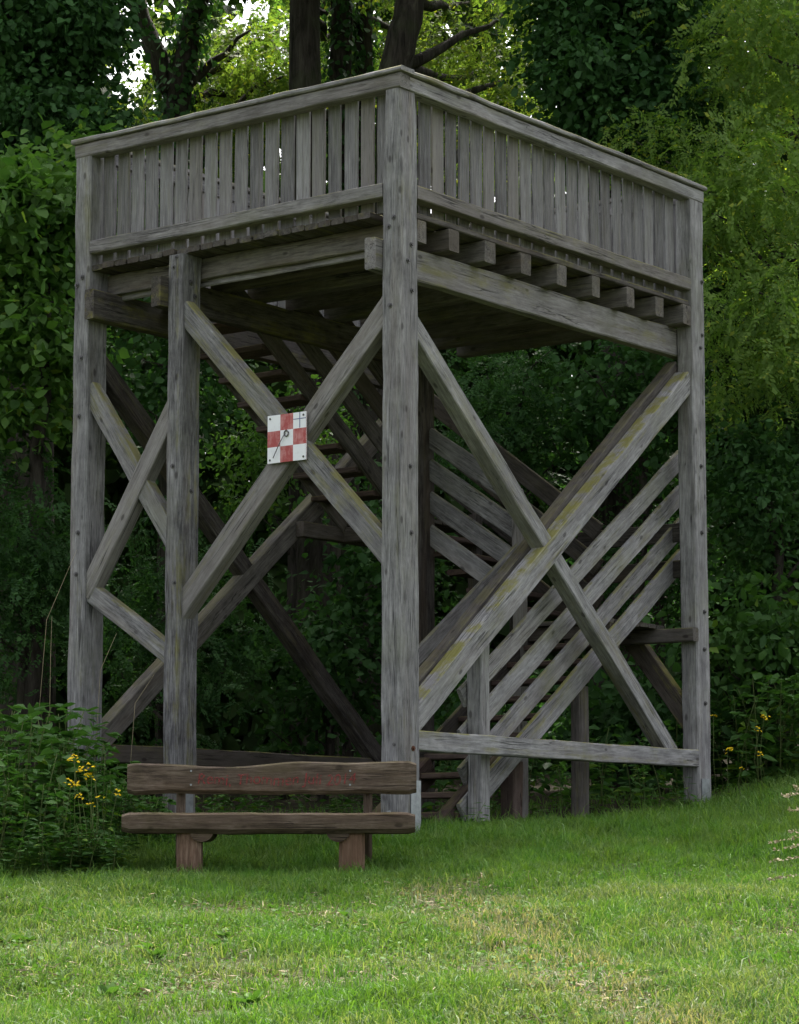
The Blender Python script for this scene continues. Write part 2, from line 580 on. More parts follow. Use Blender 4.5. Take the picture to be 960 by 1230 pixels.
def baluster(a, b, along_a, wdt):
    j = random.uniform(-.006, .006)
    z0, z1 = 4.765 + random.uniform(-.01, .01), 5.70
    p0 = P(a, b, z0)
    p1 = P(a + (j if along_a else 0), b + (0 if along_a else j), z1)
    o = link_mesh('baluster', random.choice(bal_v), T)
    m = frame(p0, p1, (0, 1, 0) if along_a else (1, 0, 0))
    o.matrix_local = m @ Matrix.Diagonal((1, 1, wdt, 1))
    o['moss'] = random.uniform(.05, .4)
    return o


for side in range(4):
    if side == 0:      # sign side
        n, lo, hi = 19, .165, 3.085
    elif side == 1:    # stair side
        n, lo, hi = 23, .235, 4.015
    elif side == 2:    # opposite the stair side
        n, lo, hi = 23, .235, 4.05
    else:
        n, lo, hi = 19, .165, 3.085
    pitch = (hi - lo) / n
    for q in range(n):
        c = lo + pitch * (q + .5)
        wdt = pitch - random.uniform(.026, .042)
        if side == 0: baluster(c, .135, True, wdt)
        elif side == 1: baluster(.135, c, False, wdt)
        elif side == 2: baluster(3.17, c, False, wdt)
        else: baluster(c, 4.18, True, wdt)
TR = 5.688
beam('top_rail', P(-.004, .058, TR), P(3.262, .058, TR), .12, .108, T, moss=.25, jit=.003, nsec=14)
beam('top_rail', P(.058, .124, TR), P(.058, 4.285, TR), .12, .108, T, moss=.35, jit=.003, nsec=16)
beam('top_rail', P(3.2, .124, TR), P(3.2, 4.285, TR), .12, .108, T, moss=.3)
beam('top_rail', P(.124, 4.22, TR), P(3.135, 4.22, TR), .12, .108, T, moss=.3)
beam('rail_cap', P(-.03, .06, 5.766), P(3.285, .06, 5.766), .17, .036, T, moss=.6, jit=.004, nsec=16)
beam('rail_cap', P(.06, .15, 5.767), P(.06, 4.31, 5.767), .17, .036, T, moss=.8, jit=.004, nsec=18)
beam('rail_cap', P(3.2, .15, 5.766), P(3.2, 4.31, 5.766), .17, .036, T, moss=.6)
beam('rail_cap', P(.15, 4.22, 5.766), P(3.11, 4.22, 5.766), .17, .036, T, moss=.6)
beam('bottom_rail', P(.157, .058, 4.888), P(3.088, .058, 4.888), .115, .104, T, moss=.3, nsec=12)
beam('bottom_rail', P(.058, .222, 4.892), P(.058, 4.064, 4.892), .115, .104, T, moss=.55, nsec=14)
beam('bottom_rail', P(3.2, .222, 4.888), P(3.2, 4.064, 4.888), .055, .104, T, moss=.3)
beam('bottom_rail', P(.157, 4.22, 4.888), P(3.088, 4.22, 4.888), .055, .104, T, moss=.3)


# braces -----------------------------------------------------------------
def brace_a(a0, z0, a1, z1, b0, th, h, moss=.3, mat='timber', **kw):      # in a plane of constant b
    return beam('brace', P(a0, b0 + th / 2, z0), P(a1, b0 + th / 2, z1), th, h, T, mat, moss=moss, jit=.003, **kw)


def brace_b(b0, z0, b1, z1, a0, th, h, moss=.3, mat='timber', **kw):
    return beam('brace', P(a0 + th / 2, b0, z0), P(a0 + th / 2, b1, z1), th, h, T, mat, moss=moss, jit=.003, **kw)


def ext(p, q, e0, e1):
    d = math.hypot(q[0] - p[0], q[1] - p[1])
    ux, uy = (q[0] - p[0]) / d, (q[1] - p[1]) / d
    return p[0] - ux * e0, p[1] - uy * e0, q[0] + ux * e1, q[1] + uy * e1


brace_a(*ext((1.96, 4.09), (.127, 2.22), .25, .05), .022, .10, .165, .8)
brace_a(*ext((.151, 4.03), (1.963, 2.13), .06, .29), .03, .13, .165, .45)
brace_a(*ext((3.01, 3.6), (2.23, 2.5), .2, .1), .035, .10, .15, .8)
brace_a(*ext((2.245, 3.455), (2.986, 2.32), .1, .24), .02, .12, .15, .35)
brace_a(*ext((2.98, 2.085), (2.217, 1.6), .22, .1), .03, .1, .145, .6)
# stair side
brace_b(*ext((.22, 3.94), (3.7, .99), .12, .10), .034, .135, .135, .6)
brace_b(*ext((3.96, 3.98), (.33, 1.12), .16, .2), .024, .135, .17, 1.0)
brace_b(*ext((3.96, 4.07), (.49, 1.29), .2, .35), .165, .1, .15, .05, 'timber_in')
# far side
brace_b(*ext((.18, 4.0), (3.81, .98), .05, .3), 3.11, .12, .16, .3, 'timber_in')
brace_b(*ext((.3, 1.03), (3.95, 3.98), .25, .1), 3.1, .13, .16, .1, 'timber_joist')
beam('sill_beam', P(.05, .215, .903), P(.05, 4.07, .903), .1, .142, T, moss=.85, nsec=14, jit=.004)
beam('sill_beam', P(3.18, .2, .903), P(3.18, 4.07, .903), .1, .142, T, 'timber_in', moss=.6)

# stairs ------------------------------------------------------------------
SL = .692
FA, FB = .29, 1.15              # first flight between these a
def rail_b(name, a, b0, b1, zref, bref, sl, h, mat='timber', moss=.3, th=.035):
    return beam(name, P(a, b0, zref + sl * (b0 - bref)), P(a, b1, zref + sl * (b1 - bref)), th, h, T, mat, moss=moss)


hh = .155
for zr, nm in ((1.60, 'stair_rail'), (1.305, 'stair_rail'), (1.02, 'stair_rail'), (.745, 'stringer')):
    rail_b(nm, FA + .02, 1.17, 4.36, zr, 1.66, SL, hh if nm == 'stair_rail' else .175, moss=.45 if nm == 'stair_rail' else .9)
for zr, nm in ((1.595, 'stair_rail'), (.745, 'stringer')):
    rail_b(nm, FB, 1.62, 3.36, zr, 1.66, SL, .13 if nm == 'stair_rail' else .17, moss=.3, mat='timber' if nm == 'stair_rail' else 'timber_in')
for a0, b0, z1, wa, wb, mt, ms in ((.155, 1.2, 1.75, .13, .12, 'timber', .4), (.345, 1.9, .82, .13, .13, 'tread', .3), (.345, 2.83, 1.45, .1, .13, 'timber_in', .6),
                                   (1.12, 3.13, 3.0, .09, .1, 'timber', .2), (2.16, 3.95, 3.1, .1, .1, 'timber_in', .2)):
    post(a0, b0, wg(a0, b0) - .2, z1, wa, wb, mt, ms)
beam('stair_skid', P(.4, .98, wg(.4, 1.0) - .02), P(.4, 1.75, .78), .1, .2, T, 'tread', moss=.2)
beam('stair_skid', P(1.05, .98, wg(1.05, 1.0) - .02), P(1.05, 1.75, .78), .1, .2, T, 'tread', moss=.2)
for q in range(10):
    z, b = .40 + .157 * q, 1.12 + .157 / SL * q
    beam('stair_tread', P(.33, b + .12, z), P(1.13, b + .12, z), .24, .045, T, 'tread', moss=.2)
# landing by the right post
LZ1 = 2.0
beam('landing_beam', P(-.02, 4.015, 1.925), P(1.25, 4.015, 1.925), .09, .115, T, 'timber_in', moss=.2)
beam('landing_beam', P(.33, 3.3, 1.925), P(1.25, 3.3, 1.925), .09, .115, T, 'timber_in', moss=.2)
for q in range(7):
    b = 3.26 + q * .128
    beam('landing_board', P(.33, b, 2.003), P(1.25, b, 2.003), .12, .035, T, 'timber_in', moss=.3)
brace_a(*ext((.15, 1.26), (.7, 1.97), .08, .02), 4.085, .1, .16, .9, 'timber_in')
beam('stair_rail', P(.15, 4.2, 2.81), P(1.25, 4.2, 2.81), .035, .16, T, 'timber_in', moss=.2)
beam('stair_rail', P(.15, 4.2, 2.5), P(1.25, 4.2, 2.5), .035, .15, T, 'timber_in', moss=.2)
# second flight (along a)
def rail_a(name, b, a0, a1, zref, aref, sl, h, mat='timber_in', moss=.2, th=.035):
    return beam(name, P(a0, b, zref + sl * (a0 - aref)), P(a1, b, zref + sl * (a1 - aref)), th, h, T, mat, moss=moss)


for zr in (3.64, 3.37, 3.09, 2.80):
    rail_a('stair_rail' if zr > 2.9 else 'stringer', 3.19, 1.17, 2.12, zr, 2.05, .655, .165, 'timber')
for zr in (4.11, 3.8, 3.5, 3.2):
    rail_a('stair_rail' if zr > 3.3 else 'stringer', 4.13, 1.0, 3.1, zr, 2.69, .735, .16)
for q in range(1, 6):
    z, a = LZ1 + .167 * q, 1.1 + .2 * q
    beam('stair_tread', P(a + .12, 3.22, z), P(a + .12, 4.1, z), .25, .045, T, 'tread', moss=.2)
LZ2 = 3.0
beam('landing_beam', P(3.06, 2.6, 2.9), P(3.06, 4.07, 2.9), .09, .13, T, 'timber_in', moss=.2)
beam('landing_beam', P(2.26, 3.2, 2.9), P(3.06, 3.2, 2.9), .09, .13, T, 'timber_in', moss=.2)
for q in range(7):
    beam('landing_board', P(2.24, 3.24 + q * .128, 2.99), P(3.08, 3.24 + q * .128, 2.99), .12, .035, T, 'timber_in')
# third flight back towards the sign side
for q in range(1, 11):
    z, b = LZ2 + .171 * q, 3.2 - .245 * q
    beam('stair_tread', P(2.36, b - .1, z), P(3.04, b - .1, z), .25, .045, T, 'tread', moss=.2)
for a in (2.33, 3.02):
    for dz in (-.03, .32, .62, .92) if a < 2.5 else (-.03,):
        beam('stringer' if dz < 0 else 'stair_rail', P(a, 3.25, 2.97 + dz), P(a, .72 if dz < 0 else 1.6, (2.97 + (3.25 - .72) * .695 + dz) if dz < 0 else 2.97 + (3.25 - 1.6) * .695 + dz), .04, .16, T, 'timber_in', moss=.1)


# bolts and shoes ---------------------------------------------------------
def bolt_mesh(r, d, mat):
    V, F = [], []
    n = 8
    for (rr, y) in ((r, 0), (r, d * .4), (r * .55, d * .4), (r * .55, d), ):
        for q in range(n):
            t = 2 * math.pi * q / n
            V.append((rr * math.cos(t), y, rr * math.sin(t)))
    for s in range(3):
        for q in range(n):
            F.append((s * n + q, s * n + (q + 1) % n, (s + 1) * n + (q + 1) % n, (s + 1) * n + q))
    F.append(tuple(range(3 * n, 4 * n)))
    return py_mesh('bolt', V, F, mat)


bm_s, bm_r = bolt_mesh(.02, .02, M['bolt']), bolt_mesh(.02, .018, M['rust'])


def on_plane(u, v, o, d):
    r = ray(u, v)
    A = np.array([[r[0], -d[0]], [r[1], -d[1]]])
    t, s = np.linalg.solve(A, o)
    return s, r[2] * t


def bolt(key, u, v, face, me=None):
    pt = posts[key]
    if face == 'b':
        a, z = on_plane(u, v, P0, AV)
        loc = Matrix.Translation(P(a, -.002, z)) @ Matrix.Rotation(math.pi / 2, 4, 'Z')
    else:
        a0 = 0 if key in ('front', 'right') else 2.09
        b, z = on_plane(u, v, P0 + AV * a0, BV)
        loc = Matrix.Translation(P(a0 + .001, b, z)) @ Matrix.Rotation(math.pi, 4, 'Z')
    o = link_mesh('bolt', me or bm_s, pt)
    o.matrix_local = MLOC[pt.name].inverted() @ loc
    return o


for u, v in ((473, 261), (467, 272), (469, 367), (475, 894)): bolt('front', u, v, 'b')
for u, v in ((494, 294), (490, 313), (495, 349), (494, 640), (493, 560)): bolt('front', u, v, 'a')
bolt('front', 496, 899, 'a', bm_r)
for u, v in ((99, 333), (93, 343), (98, 430), (95, 500), (92, 690), (94, 640)): bolt('left', u, v, 'b')
for u, v in ((212, 309), (209, 321), (208, 560), (210, 700)): bolt('mid', u, v, 'b')
for u, v in ((229, 339), (234, 356), (230, 590)): bolt('mid', u, v, 'a')
for u, v in ((843, 339), (843, 403), (841, 418), (842, 560), (843, 640), (846, 735), (847, 845), (846, 780)): bolt('right', u, v, 'a')


def box_mesh(x0, x1, y0, y1, z0, z1, mat, name='plate'):
    V = [(x, y, z) for x in (x0, x1) for y in (y0, y1) for z in (z0, z1)]
    F = [(0, 1, 3, 2), (4, 6, 7, 5), (0, 4, 5, 1), (2, 3, 7, 6), (0, 2, 6, 4), (1, 5, 7, 3)]
    return py_mesh(name, V, F, mat)


for key, x0, x1, y0, y1, z0, z1 in (('front', .12, .235, -.012, -.005, .2, .62), ('front', -.0165, -.0105, .03, .1, .2, .55), ('mid', .07, .16, 2.073, 2.079, .25, .58), ('right', 4.1, 4.22, -.01, -.004, .45, .74)):
    o = link_mesh('post_shoe', box_mesh(x0, x1, y0, y1, z0, z1, M['steel']), posts[key])
    o.matrix_local = MLOC[posts[key].name].inverted()

# ------------------------------------------------------------------ checkered panel on the cross brace
sg = empty('checkered_panel', (*wxy(1.043, .008), 3.153), math.atan2(AV[1], AV[0]) + math.pi)
tag(sg, 'square red and white checkered panel with a thin rod, bolted on crossed braces', 'sign panel')
link_mesh('plate', box_mesh(-.184, .184, -.012, 0, -.179, .179, M['sign']), sg)
for sx_ in (-1, 1):
    for sz_ in (-1, 1):
        o = link_mesh('screw', bolt_mesh(.009, .006, M['bolt']), sg)
        o.location = (sx_ * .16, -.012, sz_ * .155)
        o.rotation_euler = (0, 0, math.pi)


def tube_mesh(pts, rad, n=6, mat=None, smooth=True, name='tube'):
    pts = [Vector(p) for p in pts]
    V, F = [], []
    for q, p in enumerate(pts):
        d = (pts[min(q + 1, len(pts) - 1)] - pts[max(q - 1, 0)]).normalized()
        x = d.orthogonal().normalized() if q == 0 else (x - d * x.dot(d)).normalized()
        y = d.cross(x)
        r = rad[q] if isinstance(rad, (list, tuple)) else rad
        for e in range(n):
            t = 2 * math.pi * e / n
            V.append(p + x * (r * math.cos(t)) + y * (r * math.sin(t)))
    for q in range(len(pts) - 1):
        for e in range(n):
            F.append((q * n + e, q * n + (e + 1) % n, (q + 1) * n + (e + 1) % n, (q + 1) * n + e))
    F.append(tuple(range(n - 1, -1, -1)))
    F.append(tuple(range((len(pts) - 1) * n, len(pts) * n)))
    return py_mesh(name, V, F, mat, smooth)


ring = [(.0 + .02 * math.cos(t), -.018, .032 + .022 * math.sin(t)) for t in np.linspace(0, 2 * math.pi, 15)]
link_mesh('ring', tube_mesh(ring, .005, 5, M['bolt']), sg)
link_mesh('rod', tube_mesh([(-.012, -.02, .035), (-.06, -.03, -.05), (-.115, -.03, -.145)], .0035, 5, M['bolt']), sg)
link_mesh('line_mark', box_mesh(.122, .128, -.0135, -.0118, .062, .178, M['blue']), sg)
link_mesh('line_mark', box_mesh(.064, .183, -.0138, -.0119, .128, .133, M['blue']), sg)

# ------------------------------------------------------------------ bench
BY = 17.12
bl, br_ = at(146, 988, BY), at(499, 988, BY)
bx0, bx1 = bl[0], br_[0]
bench = empty('park_bench', ((bx0 + bx1) / 2, BY + .2, gz1((bx0 + bx1) / 2, BY + .2)), math.radians(-.4))
tag(bench, 'rustic dark brown plank bench standing on the grass before the tower', 'bench')
bz = bench.location.z
BW = bx1 - bx0


def slab(name, x0, x1, y, z0, z1, th, wav_t, wav_b, mat, parent, seed):
    """wany-edged plank standing on edge: x along, thickness th in y, edges wavy"""
    rs = random.Random(seed)
    n = 41
    ft = [(rs.uniform(.3, 1), rs.uniform(1, 6), rs.uniform(0, 6)) for _ in range(6)]
    fb = [(rs.uniform(.3, 1), rs.uniform(1, 6), rs.uniform(0, 6)) for _ in range(6)]
    V, F = [], []
    L = x1 - x0
    for q in range(n):
        t = q / (n - 1)
        ut = sum(a_ * math.sin(f_ * t * 5 + p_) for a_, f_, p_ in ft) / 3 * wav_t
        ub = sum(a_ * math.sin(f_ * t * 5 + p_) for a_, f_, p_ in fb) / 3 * wav_b
        e = .012 if q in (0, n - 1) else 0
        zt, zb = z1 + ut - e, z0 + ub + e
        c = min(.3 * th, .024)
        y0, y1 = y - th / 2 + e * .5, y + th / 2 - e * .5
        for (yy, zz) in ((y0, zb + c * 1.2), (y0 - .004, (zb + zt) / 2), (y0, zt - c * .6), (y0 + c, zt), (y1 - c, zt), (y1, zt - c), (y1, zb + c), (y1 - c, zb), (y0 + c * 1.4, zb)):
            V.append((t * L + rs.uniform(-.001, .001), yy + rs.uniform(-.0015, .0015), zz + rs.uniform(-.0015, .0015)))
    m = 9
    for q in range(n - 1):
        for e in range(m):
            F.append((q * m + e, q * m + (e + 1) % m, (q + 1) * m + (e + 1) % m, (q + 1) * m + e))
    F.append(tuple(range(m - 1, -1, -1)))
    F.append(tuple(range((n - 1) * m, n * m)))
    F = [tuple(reversed(f)) for f in F]
    o = link_mesh(name, py_mesh(name, V, F, M[mat]), parent)
    o.location = (x0, 0, 0)
    o['moss'] = .5
    return o


def bzl(v, Y): return at(300, v, Y)[2] - bz


ox = bench.location.x
zs0, zs1 = bzl(1001, BY), bzl(976, BY)
seat = slab('seat', bx0 - ox, bx1 - ox, .02, zs0, zs1, .44, .004, .004, 'bench_wood', bench, 5)
BKY = BY + .46
k0, k1 = at(153, 930, BKY), at(500, 930, BKY)
zb0, zb1 = bzl(954, BKY), bzl(917, BKY)
bk = slab('backrest', k0[0] - ox, k1[0] - ox, .26, zb0, zb1, .07, .022, .012, 'bench_wood', bench, 9)
for (u0, u1, side) in ((211, 241, -1), (407, 438, 1)):
    l0, l1 = at(u0, 1050, BY + .03), at(u1, 1050, BY + .03)
    cx_ = (l0[0] + l1[0]) / 2 - ox
    wdl = l1[0] - l0[0]
    gl = gz1(cx_ + ox, BY) - bz - .25
    lg = beam('leg', (cx_, -.06, gl), (cx_, -.06, zs0 + .01), wdl, .16, bench, 'bench_leg', up=(0, 1, 0), moss=.2, cham=.02)
    lg2 = beam('back_leg', (cx_ + side * .095, .345, gl), (cx_ + side * .095, .335, zb1 - .05), .058, .085, bench, 'bench_wood', up=(0, 1, 0), moss=.3, cham=.012)
    # rounded carrier under the seat, inboard of each leg
    nb = 9
    Vb = []
    for yy in (-.19, .2):
        for q in range(nb):
            t = math.pi * q / (nb - 1)
            Vb.append((.075 * math.cos(t), yy, -.062 * math.sin(t)))
    Fb = [(q, q + 1, nb + q + 1, nb + q) for q in range(nb - 1)] + [tuple(range(nb - 1, -1, -1)), tuple(range(nb, 2 * nb)), (0, nb, 2 * nb - 1, nb - 1)]
    o = link_mesh('carrier', py_mesh('carrier', Vb, Fb, M['bench_wood']), bench)
    o.location = (cx_ - side * (wdl / 2 + .004), .03, zs0 + .008)
    for zz in (.3, .75):
        s_ = link_mesh('screw', bolt_mesh(.007, .006, M['steel']), bench)
        s_.location = (cx_ - .02, .22, zb0 + (zb1 - zb0) * zz)
        s_.rotation_euler = (0, 0, math.pi)
cu = bpy.data.curves.new('lettering', 'FONT')
cu.body = 'Remi, Thommen Juli 2014'
cu.size = .105
cu.space_character = 1.0
tmp = bpy.data.objects.new('tmp', cu)
COL.objects.link(tmp)
bpy.context.view_layer.update()
tm = bpy.data.meshes.new_from_object(tmp.evaluated_get(bpy.context.evaluated_depsgraph_get()))
bpy.data.objects.remove(tmp)
xs = [v.co.x for v in tm.vertices]
tw = at(427, 930, BKY)[0] - at(238, 930, BKY)[0]
ksc = tw / (max(xs) - min(xs))
for v in tm.vertices:
    x = v.co.x
    v.co = ((x - min(xs)) * ksc + v.co.y * .12, -.0, v.co.y * 1.0 + .006 * math.sin(x * 19))
tm.materials.append(M['red'])
lt = link_mesh('lettering', tm, bench)
lt['kind'] = 'stuff'
lt.location = (at(238, 930, BKY)[0] - ox, .2155, (zb0 + zb1) / 2 - .04)


# ------------------------------------------------------------------ foliage engine
def simple_leaf(wd=.34, fold=.08, droop=.12):
    v = np.array([(0, 0, 0), (wd, .32, fold), (wd * .8, .68, fold - droop * .4), (0, 1, -droop), (-wd * .8, .68, fold - droop * .4), (-wd, .32, fold)], float)
    f = [(0, 1, 2, 3), (0, 3, 4, 5)]
    return v, f


def pinnate_leaf(pairs=7, ll=.19, lw=.062, droop=.5):
    v, f = [], []
    def put(c, d, nrm):
        c, d = np.array(c), np.array(d, float)
        d /= np.linalg.norm(d)
        s = np.cross(d, nrm); s /= np.linalg.norm(s)
        i0 = len(v)
        v.extend([c, c + d * ll * .5 + s * lw, c + d * ll, c + d * ll * .5 - s * lw])
        f.append((i0, i0 + 1, i0 + 2, i0 + 3))
    for q in range(pairs):
        t = .18 + .72 * q / (pairs - 1)
        c = (0, t, -droop * t * t)
        for s in (-1, 1):
            put(c, (s, .42, -.25), (0, .2, 1))
    put((0, .95, -droop * .9), (0, 1, -.9), (0, .6, 1))
    return np.array(v), f


def clover_leaf():
    return simple_leaf(.5, .05, .05)


def unit(a):
    return a / np.maximum(np.linalg.norm(a, axis=1, keepdims=True), 1e-6)


def scatter(name, Pp, Tt, Nn, S, tmpl, mat):
    tv, tf = tmpl
    n = len(Pp)
    Tt = unit(Tt)
    B = unit(np.cross(Tt, Nn))
    Nn = np.cross(B, Tt)
    S = np.asarray(S).reshape(-1, 1, 1) if np.ndim(S) else S
    kx, kz = rng.uniform(.7, 1.2, (n, 1, 1)), rng.uniform(.0, 1.9, (n, 1, 1))
    bow = rng.normal(size=(n, 1, 1)) * .22                      # each leaf bows sideways a little
    tx_ = tv[None, :, 0:1] * kx + bow * tv[None, :, 1:2] ** 2
    V = Pp[:, None, :] + S * (tx_ * B[:, None, :] + tv[None, :, 1:2] * Tt[:, None, :] + tv[None, :, 2:3] * kz * Nn[:, None, :])
    V = V + rng.normal(size=V.shape) * (S * .022)
    k = len(tv)
    lf = np.concatenate([np.array(f) for f in tf])
    sz = np.array([len(f) for f in tf])
    loops = (np.arange(n)[:, None] * k + lf[None, :]).ravel()
    return np_mesh(name, V.reshape(-1, 3), loops, np.tile(sz, n), mat)


def clumps_in(ells, dens_scale=1.0, hollow=.45):
    """clump centres: ells = (cx, cy, cz, rx, ry, rz, n)"""
    out = []
    for (x, y, z, rx, ry, rz, n) in ells:
        d = unit(rng.normal(size=(int(n * dens_scale), 3)))
        r = (hollow + (1 - hollow) * rng.random((len(d), 1))) ** .8
        out.append(np.array([x, y, z]) + d * r * np.array([rx, ry, rz]))
    return np.concatenate(out)


def leaf_cloud(name, C, per, rad, size, tmpl, mat, flat=.6, droop=.3, upn=1.0):
    n = len(C) * per
    cr = rng.uniform(.6, 1.35, len(C))
    ctr = np.repeat(C, per, 0)
    off = rng.normal(size=(n, 3)) * np.array([1, 1, flat]) * rad * np.repeat(cr, per)[:, None] * .6
    Pp = ctr + off
    Tt = unit(off) + rng.normal(size=(n, 3)) * .6
    Tt[:, 2] -= droop
    Nn = rng.normal(size=(n, 3)) * .65
    Nn[:, 2] += upn
    S = size * rng.uniform(.42, 1.35, n)
    return scatter(name, Pp, Tt, Nn, S, tmpl, mat)


LEAF = simple_leaf()
ROUND = simple_leaf(.46, .06, .12)
PIN = pinnate_leaf()
BIG = simple_leaf(.42, .1, .2)


def wob(p0, p1, n, amp, rs=random):
    p0, p1 = Vector(p0), Vector(p1)
    return [p0.lerp(p1, q / n) + Vector((rs.uniform(-amp, amp), rs.uniform(-amp, amp), rs.uniform(-amp, amp) * .5)) * (0 if q in (0,) else 1) for q in range(n + 1)]


def tree(name, label, cat, base, path, radii, cl, per, rad, size, tmpl, mat, limbs=7, group=None, flat=.6, droop=.3, ivy=None, top=None, upn=1.0):
    """base (x,y) on the ground, path = list of further trunk points; cl = clump centres of the crown"""
    x, y = base
    z = gz1(x, y)
    t = empty(name, (x, y, z))
    tag(t, label, cat, group)
    inv = np.array([x, y, z])
    def kid(nm, me):
        me.transform(Matrix.Translation((-x, -y, -z)))
        return link_mesh(nm, me, t)
    pts = [(x, y, z - .4)] + list(path)
    fine, fr = [], []
    for q in range(len(pts) - 1):
        seg = wob(pts[q], pts[q + 1], 5, .035)
        for s in range(5):
            fine.append(seg[s]); fr.append(radii[q] + (radii[q + 1] - radii[q]) * s / 5)
    fine.append(Vector(pts[-1])); fr.append(radii[-1])
    kid('trunk', tube_mesh(fine, fr, 10, M['bark'], True, 'trunk'))
    ch = cl[rng.choice(len(cl), min(limbs, len(cl)), replace=False)]
    for c in ch:
        hts = np.array([p.z for p in fine])
        src = min(range(len(fine)), key=lambda q: abs(fine[q].z - (c[2] - abs(c[0] - fine[q].x) * .5 - .5)))
        src = max(1, src)
        pl = wob(fine[src], c, 5, .12)
        r0 = max(.02, fr[src] * .45)
        kid('limb', tube_mesh(pl, [r0 * (1 - .8 * s / 5) for s in range(6)], 6, M['bark'], True, 'limb'))
    kid('crown', leaf_cloud('crown', cl, per, rad, size, tmpl, mat, flat, droop, upn))
    if top is not None:
        kid('crown', leaf_cloud('crown', top, 70, .8, .24, BIG, mat, .6, .3))
    if ivy is not None:
        zlo, zhi, n, thick = ivy
        tt = rng.uniform(zlo, zhi, n)
        zs = np.array([p.z for p in fine]); xs_ = np.array([p.x for p in fine]); ys_ = np.array([p.y for p in fine])
        cxv, cyv = np.interp(tt, zs, xs_), np.interp(tt, zs, ys_)
        rr = np.interp(tt, zs, np.array(fr)) + rng.random(n) ** 2 * thick
        an = rng.uniform(0, 2 * math.pi, n)
        d = np.stack([np.cos(an), np.sin(an), np.zeros(n)], 1)
        Pp = np.stack([cxv, cyv, tt], 1) + d * rr[:, None]
        Tt = d * .4 + np.array([0, 0, -1.0]) + rng.normal(size=(n, 3)) * .4
        kid('ivy', scatter('ivy', Pp, Tt, d + rng.normal(size=(n, 3)) * .3 + np.array([0, 0, .3]), rng.uniform(.06, .11, n), ROUND, M['ivy']))
    return t


def E(u0, v0, u1, v1, Y, depth, n):
    """ellipsoid that fills the photo rectangle at distance Y"""
    a_, b_ = at(u0, v1, Y), at(u1, v0, Y)
    return ((a_[0] + b_[0]) / 2, Y, (a_[2] + b_[2]) / 2, abs(b_[0] - a_[0]) / 2, depth, abs(b_[2] - a_[2]) / 2, n)


def tops(x, y, z, r, n):
    return clumps_in([(x, y, z, r, r, r * .7, n)], hollow=.3)


def pt(u, v, Y):
    return tuple(at(u, v, Y))


def gbase(u, Y):
    return (at(u, 900, Y)[0], Y)


# tall robinias with bare trunks -------------------------------------------------
Yt = 31
tree('robinia_tree', 'tall tree whose thick bare furrowed trunk rises behind the sign side of the tower', 'tree', gbase(380, Yt),
     [pt(378, 500, Yt), pt(366, 60, Yt), pt(380, -200, Yt), pt(370, -500, Yt)], [.32, .29, .19, .17, .08],
     clumps_in([E(240, 20, 470, 190, 34, 1.2, 50), E(150, -330, 560, -40, 30, 2.5, 60)]), 15, .5, .3, PIN, M['robinia'], 8, 'robinia trees behind the tower', top=tops(at(370, -500, Yt)[0], 30, 16.0, 4.0, 110))
Yt = 32.2
tree('robinia_tree', 'ivy wrapped twin stemmed tree just right of the bare furrowed trunk', 'tree', gbase(415, Yt),
     [pt(414, 400, Yt), pt(409, 80, Yt), pt(412, -200, Yt)], [.2, .17, .14, .12],
     clumps_in([E(380, -60, 560, 130, 35.5, 1.2, 40)]), 15, .5, .3, PIN, M['robinia_y'], 6, 'robinia trees behind the tower', ivy=(3, 15, 2600, .14))
tree('robinia_tree', 'slim ivy wrapped stem rising between two thicker trunks', 'tree', gbase(440, Yt + .4),
     [pt(438, 400, Yt + .4), pt(437, 80, Yt + .4), pt(446, -200, Yt + .4)], [.17, .15, .12, .1],
     clumps_in([E(420, -260, 640, -60, 34, 1.6, 26)]), 15, .5, .3, PIN, M['robinia'], 4, 'robinia trees behind the tower', ivy=(3, 15, 1800, .1))
Yt = 30
tree('robinia_tree', 'dark leaning trunk straight behind the front corner post of the tower', 'tree', gbase(468, Yt),
     [pt(468, 420, Yt), pt(474, 85, Yt), pt(497, -20, Yt), pt(530, -200, Yt)], [.3, .26, .19, .17, .12],
     clumps_in([E(490, 30, 680, 230, 32.5, 1.2, 60), E(500, -120, 700, 50, 32.0, 1.4, 40)]), 15, .5, .3, PIN, M['robinia_y'], 5, 'robinia trees behind the tower', top=tops(1.2, 30, 15.5, 4.2, 110))
Yt = 32
tree('ivy_tree', 'ivy clad forked tree with yellow green fronds above the sign side railing', 'tree', gbase(212, Yt),
     [pt(212, 400, Yt), pt(212, 130, Yt), pt(228, 40, Yt), pt(250, -60, Yt)], [.24, .2, .17, .13, .09],
     clumps_in([E(140, 40, 350, 200, 34, 1.2, 64), E(255, 10, 350, 150, 33, 1, 24)]), 15, .45, .3, PIN, M['robinia_y'], 6, ivy=(4, 13.5, 3600, .26))
lb = tube_mesh(wob(pt(206, 110, Yt), pt(182, 50, Yt), 3, .03) + wob(pt(181, 46, Yt), pt(146, -40, Yt), 4, .04), [.13] * 4 + [.12] * 5, 9, M['bark'], True, 'limb')
forked = bpy.data.objects[[o.name for o in bpy.data.objects if o.name.startswith('ivy_tree')][0]]
lb.transform(Matrix.Translation(-forked.location))
link_mesh('limb', lb, forked)

